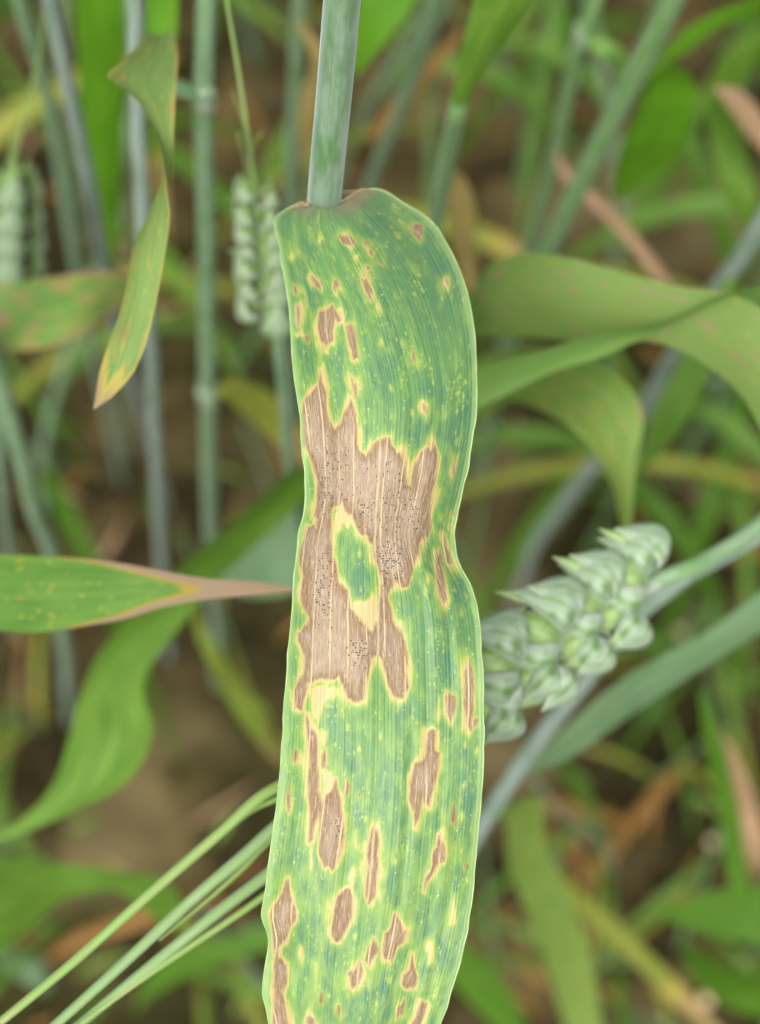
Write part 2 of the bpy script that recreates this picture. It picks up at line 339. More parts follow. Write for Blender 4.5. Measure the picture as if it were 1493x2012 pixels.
# leaf surface: rows of five points (x, y, distance) across the blade, collar first
rows = [
 [(588,399,.1543),(613,405,.1502),(637,411,.1494),(667,404,.1502),(716,371,.1545)],
 [(566,410,.1540),(606,424,.1492),(640,432,.1482),(688,420,.1492),(745,372,.1550)],
 [(541,431,.1528),(606,462,.1477),(655,477,.1467),(725,462,.1482),(795,400,.1552)],
 [(548,482,.1510),(622,528,.1457),(685,545,.1446),(768,528,.1468),(852,441,.1543)],
 [(559,545,.1490),(641,592,.1442),(712,612,.1433),(802,594,.1455),(895,512,.1520)],
 [(568,615,.1472),(646,660,.1432),(728,680,.1424),(826,664,.1443),(922,598,.1492)],
 [(573,690,.1457),(654,725,.1424),(742,740,.1418),(842,728,.1434),(934,684,.1470)],
 [(582,765,.1445),(662,790,.1418),(749,800,.1413),(848,792,.1428),(937,762,.1457)],
 [(591,840,.1438),(666,852,.1414),(748,858,.1411),(844,854,.1426),(932,838,.1452)],
 [(596,905,.1438),(668,914,.1413),(746,918,.1410),(836,914,.1425),(922,905,.1452)],
 [(601,965,.1440),(668,972,.1413),(742,975,.1410),(824,972,.1426),(909,966,.1455)],
 [(596,1012,.1440),(664,1018,.1412),(739,1022,.1409),(814,1020,.1427),(898,1014,.1458)],
 [(586,1055,.1436),(658,1062,.1410),(738,1066,.1408),(812,1064,.1427),(893,1058,.1457)],
 [(581,1100,.1432),(655,1106,.1408),(740,1110,.1406),(820,1108,.1423),(899,1100,.1451)],
 [(577,1150,.1428),(652,1156,.1406),(744,1160,.1404),(832,1158,.1418),(925,1150,.1441)],
 [(572,1215,.1424),(650,1220,.1404),(744,1224,.1402),(842,1222,.1413),(940,1215,.1431)],
 [(566,1290,.1420),(648,1294,.1402),(744,1297,.1400),(846,1295,.1410),(947,1290,.1425)],
 [(560,1370,.1417),(646,1373,.1401),(744,1375,.1400),(848,1373,.1408),(950,1370,.1421)],
 [(555,1450,.1414),(645,1452,.1400),(744,1454,.1399),(848,1453,.1406),(950.5,1450,.1418)],
 [(549,1530,.1411),(642,1532,.1398),(742,1534,.1397),(846,1533,.1404),(948,1530,.1415)],
 [(540,1610,.1409),(636,1611,.1397),(738,1612,.1396),(841,1611,.1402),(942,1610,.1412)],
 [(531,1680,.1409),(628,1681,.1397),(732,1682,.1396),(836,1681,.1402),(936,1680,.1411)],
 [(522,1745,.1412),(620,1746,.1397),(726,1747,.1395),(830,1746,.1401),(930,1745,.1410)],
 [(515.5,1800,.1416),(615,1801,.1397),(719,1802,.1395),(823,1801,.1401),(923,1800,.1409)],
 [(527,1850,.1423),(613,1850,.1398),(713,1850,.1395),(814,1850,.1401),(913,1850,.1409)],
 [(521,1900,.1419),(609,1900,.1399),(706,1900,.1396),(803,1900,.1401),(902,1900,.1409)],
 [(517,1955,.1417),(606,1955,.1400),(700,1955,.1398),(793,1955,.1402),(885,1955,.1410)],
 [(529,2012,.1420),(607,2012,.1404),(695,2012,.1401),(781,2012,.1405),(866,2012,.1413)],
 [(548,2110,.1430),(618,2110,.1416),(692,2110,.1413),(765,2110,.1416),(834,2110,.1424)],
 [(585,2260,.1466),(635,2260,.1454),(688,2260,.1452),(740,2260,.1454),(788,2260,.1462)],
 [(630,2420,.1526),(655,2420,.1520),(684,2420,.1518),(710,2420,.1520),(735,2420,.1526)],
 [(676,2540,.1590),(679,2540,.1590),(682,2540,.1590),(685,2540,.1590),(688,2540,.1590)]]
RW = np.array(rows, float)                                  # rows x 5 x 3
tr = chord(RW[:, 2, :2]); NV, NU = 1300, 250
tv = np.linspace(0, tr[-1], NV)
A5 = hermite(tr, RW, tv)                                    # NV x 5 x 3
uu = np.linspace(0, 1, NU)
A = np.moveaxis(hermite(np.linspace(0, 1, 5), np.moveaxis(A5, 1, 0), uu), 0, 1)   # NV x NU x 3
PX, PY, PZ = A[..., 0], A[..., 1], A[..., 2]
PZ = PZ + (vnoise(uu[None] * 5 + 3 + 0*tv[:, None], tv[:, None] / 160 + 0*uu[None]) - .5) * 0.0006
PZ = PZ + (vnoise(uu[None] * 26 + 3 + 0*tv[:, None], tv[:, None] / 420 + 0*uu[None]) - .5) * 0.00022
EDGE = (np.clip(np.abs(2*uu - 1) - 0.93, 0, 1) / 0.07)[None]
PX = PX + EDGE * (vnoise(tv / 30 + 7, tv * 0 + 2) - .5)[:, None] * 3.0
# lesions, outlined in photograph pixels on the blade
BIG = [(629,725),(632,742),(641,769),(642,802),(647,829),(659,842),(668,838),(681,809),(689,785),(699,815),(703,860),(704,884),(718,897),(728,890),(731,877),(741,867),(751,860),(765,863),(771,884),(785,890),(793,904),(798,927),(798,954),(808,957),(811,934),(816,910),(827,890),(838,887),(847,890),(850,870),(857,887),(860,897),(858,917),(852,944),(845,974),(843,1007),(845,1041),(835,1054),(823,1071),(820,1095),(811,1118),(805,1138),(798,1155),(788,1158),(785,1148),(775,1141),(768,1158),(761,1168),(765,1195),(771,1218),(785,1242),(796,1262),(800,1289),(798,1326),(801,1354),(790,1378),(776,1371),(764,1345),(758,1329),(751,1299),(739,1285),(731,1289),(723,1316),(718,1342),(713,1371),(696,1380),(682,1368),(677,1342),(667,1332),(634,1332),(604,1346),(602,1365),(595,1396),(581,1389),(576,1361),(586,1342),(597,1322),(599,1285),(584,1259),(585,1242),(604,1232),(607,1212),(597,1195),(590,1161),(597,1135),(589,1105),(589,1084),(597,1061),(604,1038),(621,1038),(626,1021),(619,1017),(621,987),(626,950),(617,920),(607,890),(594,870),(588,845),(589,816),(595,792),(611,772),(626,755)]
ISLE = [(651,1004),(661,991),(674,991),(681,1007),(698,1021),(701,1041),(718,1054),(731,1074),(734,1098),(746,1125),(750,1148),(748,1172),(741,1208),(734,1239),(724,1239),(714,1222),(698,1205),(688,1195),(683,1161),(667,1141),(661,1125),(654,1095),(651,1054)]
def ell(x, y, a, b, slant=0.0, k=10): return [(x + a*math.cos(t) + slant*b*math.sin(t), y + b*math.sin(t)) for t in np.linspace(0, 2*math.pi, k, endpoint=False)]
LES = [
 [(624,641),(629,618),(641,610),(652,601),(664,615),(671,628),(664,631),(656,625),(654,648),(656,668),(644,680),(631,675)],
 [(683,645),(693,638),(698,661),(701,702),(694,702),(688,678)], [(693,742),(700,755),(698,780),(694,765)], [(712,547),(721,547),(731,574),(729,590),(718,568)],
 ell(581,568,4,10), ell(586,618,4,18), [(612,543),(622,550),(634,562),(630,570),(618,561)], ell(605,661,5,8), ell(661,563,4,8),
 [(665,463),(680,462),(698,477),(692,483),(670,475)], ell(719,479,5,5), ell(728,497,3,8), ell(724,524,4,5), ell(748,516,5,5),
 [(804,442),(830,442),(829,455),(822,470),(815,458)], ell(837,805,5,10), ell(875,554,3,7), ell(811,698,2.5,12), ell(893,911,2.2,17,-0.15),
 [(857,1081),(865,1088),(868,1118),(872,1141),(877,1172),(873,1185),(863,1172),(857,1141),(858,1115)], [(868,1052),(875,1081),(889,1110),(878,1101),(870,1074)],
 [(920,1297),(930,1322),(932,1354),(931,1390),(924,1434),(917,1425),(913,1380),(911,1345),(915,1320)], ell(934,1424,5,8),
 [(874,1371),(880,1362),(892,1365),(892,1390),(884,1420),(876,1400)],
 [(839,1441),(853,1438),(854,1472),(861,1479),(860,1507),(853,1549),(842,1580),(835,1584),(828,1566),(823,1612),(816,1628),(813,1598),(804,1577),(807,1535),(814,1504),(835,1490)],
 [(602,1400),(611,1427),(623,1441),(625,1490),(625,1549),(630,1577),(654,1549),(658,1535),(665,1556),(670,1577),(675,1619),(675,1647),(665,1685),(657,1703),(651,1707),(637,1698),(628,1678),(628,1619),(626,1594),(619,1619),(611,1653),(605,1650),(609,1612),(605,1556),(609,1497),(607,1455),(602,1420)],
 ell(581,1490,5,13), ell(638,1490,4,16), ell(680,1549,5,16), ell(567,1566,3.5,24),
 [(734,1624),(741,1640),(743,1688),(745,1695),(741,1730),(738,1754),(727,1770),(720,1764),(720,1730),(724,1688),(724,1653)],
 [(863,1638),(874,1664),(872,1688),(863,1695),(853,1712),(839,1733),(831,1750),(835,1726),(849,1702),(853,1677)], ell(891,1605,5,19),
 [(564,1731),(571,1764),(581,1789),(578,1810),(564,1838),(552,1859),(545,1864),(547,1883),(564,1897),(564,1932),(555,1949),(560,1977),(567,2008),(575,2060),(546,2050),(534,2005),(538,1980),(537,1939),(538,1897),(541,1869),(536,1834),(533,1799),(539,1775),(553,1758)],
 [(675,1749),(686,1745),(692,1764),(692,1806),(679,1827),(665,1854),(658,1848),(651,1820),(654,1799),(661,1768)],
 [(776,1790),(783,1813),(797,1824),(793,1845),(776,1866),(766,1885),(755,1885),(752,1866),(755,1831),(769,1817)],
 [(734,1843),(742,1866),(727,1892),(719,1890),(724,1862)], [(706,1891),(713,1911),(703,1935),(691,1942),(689,1921),(684,1914),(692,1909)],
 [(809,1881),(818,1921),(814,1935),(800,1946),(790,1935),(793,1918),(804,1911)], [(793,1965),(790,1994),(779,2008),(783,1984)], [(828,1965),(838,1973),(832,1994),(821,2030),(798,2030),(818,1994)],
 ell(612,2010,9,12), ell(778,1679,2.5,3), ell(915,1698,3.5,6), ell(630,1963,3.5,8), ell(665,1988,3,10), ell(706,1560,2,3), ell(640,2070,10,40), ell(740,2080,12,50), ell(680,2200,14,60), ell(890,1013,2,4), ell(883,1038,1.5,3)]
HAL = [[(604,1350),(655,1345),(666,1360),(640,1376),(626,1420),(612,1405)], [(630,1500),(655,1510),(660,1545),(635,1570)], [(688,1185),(747,1170),(736,1238),(722,1238)],
 [(652,1004),(678,993),(700,1025),(700,1040),(675,1035),(660,1060)], ell(590,655,14,8), ell(890,1785,6,30,-.1), ell(846,1872,3,16), ell(620,1920,3,25), ell(592,1880,3,20), ell(858,1928,3,8), ell(811,690,3,16),
 ell(840,1140,6,14), ell(818,455,8,14), ell(640,690,10,10), ell(575,760,4,30), ell(862,1395,5,30,-.05), ell(700,1650,4,20), ell(612,1690,6,30), ell(790,1040,3,3), ell(690,1730,7,20), ell(628,470,6,6), ell(700,500,6,5), ell(573,505,7,6), ell(865,1020,3,6),ell(740,605,3,12)]
def sdf(poly, x, y, pad=70):
    poly = np.array(poly, float); out = np.full(x.shape, 1e3)
    m = (x > poly[:,0].min()-pad) & (x < poly[:,0].max()+pad) & (y > poly[:,1].min()-pad) & (y < poly[:,1].max()+pad)
    if not m.any(): return out
    X, Y = x[m], y[m]; d2 = np.full(X.shape, 1e9); ins = np.zeros(X.shape, bool)
    for i in range(len(poly)):
        ax, ay = poly[i-1]; bx, by = poly[i]; ex, ey = bx-ax, by-ay
        t = np.clip(((X-ax)*ex + (Y-ay)*ey) / (ex*ex + ey*ey + 1e-9), 0, 1); d2 = np.minimum(d2, (X-ax-t*ex)**2 + (Y-ay-t*ey)**2)
        c = ((ay > Y) != (by > Y)) & (X < (bx-ax)*(Y-ay)/(by-ay+1e-12) + ax); ins ^= c
    d = np.sqrt(d2); out[m] = np.where(ins, -d, d); return out
U2 = np.broadcast_to(uu[None], PX.shape); V2 = np.broadcast_to(tv[:, None], PX.shape)
wx = PX + (vnoise(PX/9, PY/30) - .5) * 5; wy = PY + (vnoise(U2*44, V2/60) - .5) * 12 + (vnoise(PX/7, PY/16 + 9) - .5) * 6
dn = np.maximum(sdf(BIG, wx, wy), -sdf(ISLE, wx, wy))
dh = dn.copy()
for p in LES:
    q = np.array(p); wdt = min(np.ptp(q[:, 0]), np.ptp(q[:, 1]) * 0.5); d_ = sdf(p, wx, wy)
    dn = np.minimum(dn, d_); dh = np.minimum(dh, d_ + max(0.0, 6.0 - wdt * 0.22))
for p in HAL: dh = np.minimum(dh, sdf(p, wx, wy) + 8.5)

# small lesions have narrow halos
pyc = np.zeros_like(PX)
for x, y, a, b, s in [(765,1095,24,40,1.15),(775,1120,16,26,.7),(702,1278,20,30,.95),(640,1110,20,36,.62),(636,1170,22,34,.55),(645,945,40,75,.40),(720,1000,26,44,.5),(775,990,36,70,.42),(810,1010,25,60,.32),(662,1620,8,18,.9),(640,1230,25,40,.2),(750,930,35,40,.28)]:
    pyc = np.maximum(pyc, s * np.exp(-((PX-x)/a)**2 - ((PY-y)/b)**2))
V = Parr(PX, PY, PZ).reshape(-1, 3)
uvn = np.stack([U2, V2 / tr[-1]], -1).reshape(-1, 2); uvm = np.stack([U2 * 17.0, V2 / 22.0], -1).reshape(-1, 2)

def hero_leaf_mat():
    s = NT('blotched_leaf'); uvm = s.uv('uvm'); uvn = s.uv('uvn'); x = s.xyz(uvn); dn = s.attr('dn'); dh = s.attr('dh'); py = s.attr('pyc')
    nA = s.noise(s.scale(uvm, (0.45, 0.16, 1)), 1.0, 3)                 # broad
    nB = s.noise(s.scale(uvm, (2.2, 0.5, 1), (9, 4, 0)), 1.0, 3, 0.6)   # streaky
    nC = s.noise(s.scale(uvm, (7, 3.0, 1), (2, 8, 0)), 1.0, 3, 0.65)    # fine
    st = s.noise(s.scale(uvn, (95, 1.2, 1)), 1.0, 1.0)                  # vein striping
    green = s.mix(s.step(nA, 0.33, 0.62), (0.082, 0.200, 0.098), (0.130, 0.270, 0.075))
    green = s.mix(s.step(x[0], 0.35, 0.95, 0, 0.35), green, (0.085, 0.195, 0.110))
    green = s.mix(s.step(st, 0.50, 0.72, 0, 0.45), green, (0.040, 0.125, 0.065))
    green = s.mix(s.step(st, 0.48, 0.30, 0, 0.30), green, (0.16, 0.32, 0.12))
    ln = s.math('ABSOLUTE', s.math('SUBTRACT', s.math('FRACT', s.add(s.mul(x[0], 62.0), s.mul(nA, 1.2))), 0.5))
    green = s.mix(s.mul(s.step(ln, 0.20, 0.06), s.step(nB, 0.35, 0.65, 0.10, 0.55)), green, (0.040, 0.130, 0.060))
    # pale lime mottling and small flecks
    lim = s.noise(s.scale(uvm, (1.1, 0.42, 1), (31, 17, 0)), 1.0, 4, 0.65)
    lower = s.step(x[1], 0.40, 0.60)
    green = s.mix(s.step(s.add(lim, s.mul(lower, 0.07)), 0.47, 0.72, 0, 0.75), green, (0.22, 0.345, 0.085))
    nF = s.noise(s.scale(uvm, (3.6, 2.0, 1), (22, 3, 0)), 1.0, 4, 0.7)
    clus = s.noise(s.scale(uvm, (0.55, 0.30, 1), (71, 33, 0)), 1.0, 2)
    green = s.mix(s.step(s.add(nF, s.mul(s.math('SUBTRACT', clus, 0.5), 0.55)), 0.60, 0.72, 0, 0.80), green, (0.36, 0.46, 0.085))
    for sc, off, keep, rad, k in (((1.15, 0.55, 1), (3, 5, 0), 0.60, 0.34, 0.75), ((2.3, 1.2, 1), (13, 25, 0), 0.62, 0.36, 0.6)):
        d, rc = s.vor(s.scale(uvm, sc, off), 1.0)
        d = s.add(d, s.mul(s.math('SUBTRACT', nC, 0.5), 0.55))
        f = s.mul(s.step(d, rad, rad * 0.15), s.step(rc[0], keep, keep + 0.25)); green = s.mix(s.mul(f, k), green, (0.42, 0.48, 0.11))
    # halo
    nW = s.noise(s.scale(uvm, (0.8, 0.28, 1), (83, 41, 0)), 1.0, 2)
    hh = s.mul(dh, s.step(nW, 0.3, 0.7, 0.55, 1.9))
    hh = s.add(hh, s.math('ADD', s.mul(s.math('SUBTRACT', nB, 0.5), 15.0), s.mul(s.math('SUBTRACT', nA, 0.5), 12.0)))
    hh = s.add(hh, s.mul(s.math('SUBTRACT', nF, 0.5), 12.0))
    col = s.mix(s.step(hh, 30, 6, 0, 0.85), green, (0.215, 0.35, 0.075))
    col = s.mix(s.step(hh, 14, 2, 0, 0.95), col, (0.47, 0.43, 0.125))
    col = s.mix(s.step(hh, 9.5, -1.0, 0, 0.95), col, (0.51, 0.385, 0.19))
    # dead tissue
    dd = s.add(dn, s.add(s.mul(s.math('SUBTRACT', nC, 0.5), 6.0), s.mul(s.math('SUBTRACT', nB, 0.5), 6.0)))
    deep = s.add(dd, s.math('ADD', s.mul(s.math('SUBTRACT', nA, 0.5), 30), s.mul(s.math('SUBTRACT', nB, 0.5), 22)))
    dead = s.mix(s.step(deep, -4, -24), (0.235, 0.155, 0.085), (0.345, 0.262, 0.185))
    dead = s.mix(s.step(s.noise(s.scale(uvm, (0.22, 0.11, 1), (61, 14, 0)), 1.0, 2), 0.42, 0.62, 0, 0.55), dead, (0.215, 0.140, 0.078))
    fib = s.noise(s.scale(uvm, (9, 0.9, 1), (5, 5, 0)), 1.0, 3, 0.7)
    dead = s.mix(s.step(fib, 0.48, 0.70, 0, 0.70), dead, (0.51, 0.42, 0.32))
    dead = s.mix(s.step(fib, 0.47, 0.30, 0, 0.65), dead, (0.185, 0.115, 0.062))
    dead = s.mix(s.step(nC, 0.52, 0.72, 0, 0.30), dead, (0.25, 0.16, 0.11))
    dead = s.mix(s.mul(s.step(dd, -7, 0.5, 0, 0.6), s.step(nW, 0.35, 0.65)), dead, (0.19, 0.112, 0.055))
    # pale veins
    wob = s.add(s.mul(x[0], 10.3), s.mul(s.math('SUBTRACT', s.noise(s.scale(uvn, (2.5, 9, 1)), 1.0, 1), 0.5), 0.5))
    fr = s.math('ABSOLUTE', s.math('SUBTRACT', s.math('FRACT', wob), 0.5))
    vein = s.mul(s.step(fr, 0.06, 0.02), s.step(s.noise(s.scale(uvn, (10, 22, 1), (4, 1, 0)), 1.0, 3), 0.30, 0.60))
    wob2 = s.math('ABSOLUTE', s.math('SUBTRACT', s.math('FRACT', s.add(s.mul(x[0], 31.0), 0.3)), 0.5))
    vein2 = s.mul(s.step(wob2, 0.10, 0.03), s.step(nB, 0.45, 0.65, 0, 0.45))
    dead = s.mix(s.math('MAXIMUM', s.mul(vein, 0.85), vein2), dead, (0.64, 0.50, 0.30))
    # pycnidia
    d, rc = s.vor(s.scale(uvm, (5.4, 4.6, 1), (1, 1, 0)), 1.0, 0.6)
    d = s.add(d, s.mul(s.math('SUBTRACT', s.noise(uvm, 9, 2), 0.5), 0.5))
    dot = s.mul(s.step(d, 0.52, 0.26), s.step(s.add(rc[1], py), 1.0, 1.10))
    d2, rc2 = s.vor(s.scale(uvm, (6.8, 4.6, 1), (6, 1, 0)), 1.0)
    dot2 = s.mul(s.mul(s.step(d2, 0.36, 0.2), s.step(rc2[1], 0.72, 0.76)), 0.35)
    dead = s.mix(s.mul(s.step(py, 0.3, 0.9), 0.35), dead, (0.55, 0.44, 0.32))
    dead = s.mix(s.math('MAXIMUM', dot, dot2), dead, (0.035, 0.028, 0.022))
    m = s.step(dd, 4.5, -4.0)
    col = s.mix(m, col, dead)
    # midrib, margin, dusty specks
    mid = s.step(s.math('ABSOLUTE', s.math('SUBTRACT', x[0], 0.497)), 0.008, 0.003, 0, 0.45)
    col = s.mix(mid, col, s.mix(m, (0.20, 0.34, 0.10), (0.70, 0.56, 0.33)))
    e = s.math('ABSOLUTE', s.math('MULTIPLY_ADD', x[0], 2.0, -1.0))
    col = s.mix(s.step(s.add(e, s.mul(s.math('SUBTRACT', nB, 0.5), 0.05)), 0.92, 0.985, 0, 0.6), col, (0.27, 0.40, 0.15))
    d3, rc3 = s.vor(s.scale(uvm, (1.9, 1.9, 1), (8, 3, 0)), 1.0)
    speck = s.mul(s.step(d3, 0.13, 0.07), s.step(rc3[0], 0.78, 0.8)); col = s.mix(s.mul(speck, 0.7), col, (0.62, 0.70, 0.62))
    collar = s.step(s.add(x[1], s.mul(nB, 0.012)), 0.022, 0.008); col = s.mix(s.mul(collar, s.step(e, 0.2, 0.7, 0.2, 0.9)), col, (0.25, 0.20, 0.115))
    hgt = s.add(s.add(s.mul(st, 1.0), s.mul(vein, 0.35)), s.add(s.mul(nC, s.math('MULTIPLY_ADD', m, 0.7, 0.15)), s.mul(m, s.math('MULTIPLY_ADD', nB, 2.2, -2.4))))
    b = s.bump(hgt, 0.55, 0.00013)
    rough = s.add(s.math('MULTIPLY_ADD', m, 0.28, 0.34), s.mul(nA, 0.22))
    tc = s.mix(0.5, col, s.mix(m, (0.25, 0.40, 0.03), (0.40, 0.24, 0.10)))
    return s.leafshade(col, rough, 0.22, tc, b, 0.08, 0.4)
M['hero_leaf'] = hero_leaf_mat()
o = link('leaf_blade', mesh('leaf_blade', V - base_of(hero), grid_faces(NV, NU), M['hero_leaf'], {'uvn': uvn, 'uvm': uvm}, attrs={'dn': dn.ravel(), 'dh': dh.ravel(), 'pyc': pyc.ravel()}), hero)
o['label'] = 'broad green leaf blade with brown dead blotches ringed in yellow'
VG = V.reshape(NV, NU, 3)
M['margin'] = plain('leaf_margin_pale', (0.22, 0.34, 0.13), (0.33, 0.44, 0.20), 500, 0.45)
for j in (0, NU - 1):
    tube('leaf_margin', VG[::4, j], [0.00007, 0.00007, 0.00005], M['margin'], o, 8, 500)
# collar: two small tan ears of tissue clasping the stem
for pts in ([(668,399,.1506,6),(690,387,.1524,10),(714,374,.1544,9),(730,371,.1550,3)], [(608,403,.1506,6),(597,401,.1518,9),(584,403,.1538,9),(570,409,.1542,3)], [(598,397,.1535,6),(618,386,.1546,16),(650,381,.1548,18),(690,379,.1549,12),(712,374,.1548,4)]):
    leaf_c(hero, pts, 'collar', 0.10, 0.0, 0.0003, 'collar_auricle')

# ---- plant with the twisted leaf (left)
p1 = plant('pale blue stemmed wheat plant whose narrow leaf twists and ends in a brown point', [(258,-260,.185),(264,0,.195),(270,200,.206),(280,420,.222),(298,720,.26),(312,1000,.32)], (330,1300), [1.0,1.05,1.2,1.3,1.4], 'stem_blue')
leaf_px(p1, [(264,170,.2075,284,168,.2065),(262,118,.200,322,118,.204),(298,64,.186,334,60,.190),(272,88,.174,347,88,.178),(240,122,.168,350,120,.174),(211,156,.1655,347,160,.170),(254,184,.166,344,210,.168),(300,246,.165,341,272,.1665),(321,308,.163,340,318,.1672),(326,348,.162,339,352,.1685),(331,388,.161,314,374,.1685),(334,426,.160,291,420,.166),(327,480,.160,262,487,.164),(314,550,.160,250,562,.163),(299,625,.160,232,630,.1625),(281,688,.1605,207,694,.162),(248,752,.161,190,757,.1615),(216,784,.161,186,785,.1612),(185,804,.161,183,804,.161)], 'fold', 0.10, 0.05)
leaf_px(p1, [(296,-60,350,-60,.225),(288,20,350,20,.222),(290,80,346,80,.222),(300,130,335,140,.226),(280,260,300,260,.214)], 'bright')
# ---- brown-tipped leaf from the left
p2 = plant('wheat plant with a wide green leaf tapering to a dry brown tip', [(-330,250,.14),(-260,700,.16),(-215,1165,.187)], (-180,1900), [1.4,1.6,1.7], 'stem_green')
leaf_px(p2, [(-215,1150,-215,1178,.187),(-120,1094,-120,1236,.182),(0,1089,0,1240,.178),(90,1093,90,1242,.176),(165,1098,165,1230,.1745),(235,1106,245,1216,.173),(310,1120,310,1196,.172),(400,1136,390,1180,.171),(480,1141,474,1172,.170),(545,1149,545,1165,.169),(600,1160,600,1162,.168)], 'browntip', 0.10, 0.04)
# ---- upright bearded ear (left of the big leaf)
p8 = plant('wheat plant with an upright bearded green ear', [(545,645,.2085),(556,740,.219),(568,900,.243),(580,1000,.262)], (620,1400), [0.95,1.05,1.3,1.5], 'stem_grey')
leaf_px(p8, [(600,1010,610,1030,.262),(590,990,590,1150,.268),(520,1030,520,1175,.27),(450,1090,450,1165,.275),(390,1125,390,1150,.28)], 'grey')
# ---- leaf curling round at left
p3 = plant('wheat plant with a long leaf that arches and broadens before a thin curled tip', [(660,700,.20),(655,860,.228),(650,960,.248),(652,1100,.29)], (660,1450), [1.2,1.3,1.5], 'stem_green')
leaf_px(p3, [(648,950,.246,652,985,.25),(596,918,.242,622,962,.250),(520,972,.240,560,1020,.250),(440,1040,.238,480,1090,.250),(360,1105,.238,420,1150,.250),(285,1180,.240,385,1195,.248),(228,1240,.241,345,1245,.246),(183,1305,.241,292,1318,.244),(154,1378,.240,282,1368,.242),(137,1440,.238,299,1421,.240),(118,1510,.237,286,1482,.238),(92,1558,.236,245,1540,.237),(62,1592,.236,150,1592,.236),(22,1622,.236,38,1640,.236),(-30,1652,.236,-26,1660,.236)], 'fresh', 0.10, 0.02)
leaf_c(p3, [(660,1340,.37,22),(560,1475,.35,60),(500,1405,.33,55),(455,1350,.32,40),(425,1300,.31,30),(395,1240,.305,22),(380,1190,.30,6)], 'lime')
# ---- blade from the left edge with brown lower side
p4 = plant('wheat plant with a pale blade browned along its lower edge', [(-420,250,.18),(-330,620,.225),(-300,900,.27)], (-260,1300), [1.4,1.6], 'stem_green')
leaf_px(p4, [(-325,618,-325,640,.226),(-150,575,-160,690,.23),(0,561,0,690,.232),(95,546,90,683,.234),(175,534,160,655,.236),(235,535,225,612,.24),(290,560,280,600,.245),(330,590,328,594,.25)], 'brownedge')
# ---- S3 stem with a collar
p5 = plant('grey green wheat plant with a pale collar on a thick straight stem', [(412,-220,.195),(406,0,.205),(399,190,.2155),(404,400,.232),(408,780,.275),(412,1000,.315)], (430,1350), [1.3,1.35,1.5,1.7], 'stem_grey')
ring(p5, (400,192,.2155), 1.5, 'node')
ring(p5, (408,775,.2745), 1.6, 'node', 0.003)
leaf_px(p5, [(400,176,440,200,.2145),(360,160,372,194,.212),(320,150,330,190,.212),(290,190,296,225,.214),(282,260,288,264,.219)], 'grey')
leaf_c(p5, [(412,770,.272,16),(450,765,.275,40),(490,785,.28,62),(530,815,.285,66),(575,865,.29,50),(620,930,.295,10)], 'yellow')
# ---- far left stems and wide bright blade
p6 = plant('thin blue grey wheat plant beside the wide bright green blade, leaning outward', [(70,-160,.20),(98,0,.212),(132,160,.224),(165,305,.24),(195,470,.265)], (330,1000), [1.1,1.2,1.4], 'stem_blue')
p7 = plant('slim wheat plant leaning parallel to the blue grey one', [(10,-200,.235),(38,0,.25),(88,160,.27),(118,330,.295),(150,520,.33)], (240,950), [1.1,1.2,1.3], 'stem_grey')
p7b = plant('wheat plant with a wide upright bright green blade', [(150,-300,.25),(180,-120,.262),(205,330,.30),(215,480,.33)], (250,900), [1.2,1.4], 'stem_green')
leaf_px(p7b, [(195,520,225,520,.318),(180,420,236,420,.305),(165,300,240,300,.29),(155,150,245,150,.275),(148,0,243,0,.262),(150,-120,230,-120,.255),(170,-260,190,-260,.25)], 'bright', 0.14)
# ---- stems behind the main stem
p9 = plant('faint grey green wheat plant standing between the two stout pale stems', [(600,-140,.25),(590,0,.262),(580,200,.285),(572,420,.32)], (590,900), [1.3,1.5], 'stem_grey')
p10 = plant('wheat plant with a hanging bright blade behind the waxy stem', [(930,-130,.245),(862,20,.262),(800,180,.285),(735,340,.32)], (680,800), [1.2,1.4], 'stem_grey')
leaf_px(p10, [(905,-110,930,-75,.247),(790,-170,900,-90,.245),(715,-110,850,-40,.245),(702,0,812,10,.247),(698,80,760,80,.25),(694,150,698,152,.255)], 'bright')
leaf_c(p10, [(905,60,.30,10),(860,118,.302,26),(820,165,.305,28),(775,212,.31,26),(728,270,.312,18)], 'rust')
leaf_c(p9, [(588,40,.264,10),(625,110,.27,30),(612,190,.28,44),(600,260,.29,30),(596,320,.30,8)], 'tan')
# ---- sheath and blade right of the main stem
p11 = plant('wheat plant with a pale green blade opening upward from its sheath', [(903,195,.2085),(884,290,.224),(856,430,.25),(832,560,.28),(818,760,.33)], (800,1250), [1.25,1.45,1.6,1.7], 'stem_soft')
leaf_px(p11, [(886,205,924,200,.2075),(892,165,938,165,.204),(905,100,975,110,.199),(922,30,1022,40,.194),(945,-50,1066,-40,.189),(985,-200,1120,-190,.18),(1080,-420,1170,-400,.17),(1180,-560,1185,-560,.165)], 'fresh', 0.16)
leaf_c(p11, [(866,360,.247,12),(890,345,.252,24),(905,400,.26,52),(910,470,.27,50),(918,530,.28,30),(925,580,.285,6)], 'tan')
leaf_px(p11, [(830,540,.272,835,570,.272),(888,598,.245,893,640,.245),(925,573,.225,938,665,.225),(983,507,.208,990,662,.212),(1050,497,.201,1060,664,.206),(1135,509,.196,1140,672,.201),(1230,535,.193,1212,672,.197),(1320,560,.190,1285,672,.193),(1420,573,.187,1368,706,.190),(1500,606,.184,1448,768,.187),(1600,690,.182,1512,872,.184),(1690,860,.18,1610,980,.18),(1740,1000,.178,1735,1005,.178)], 'arch', 0.10, 0.03)
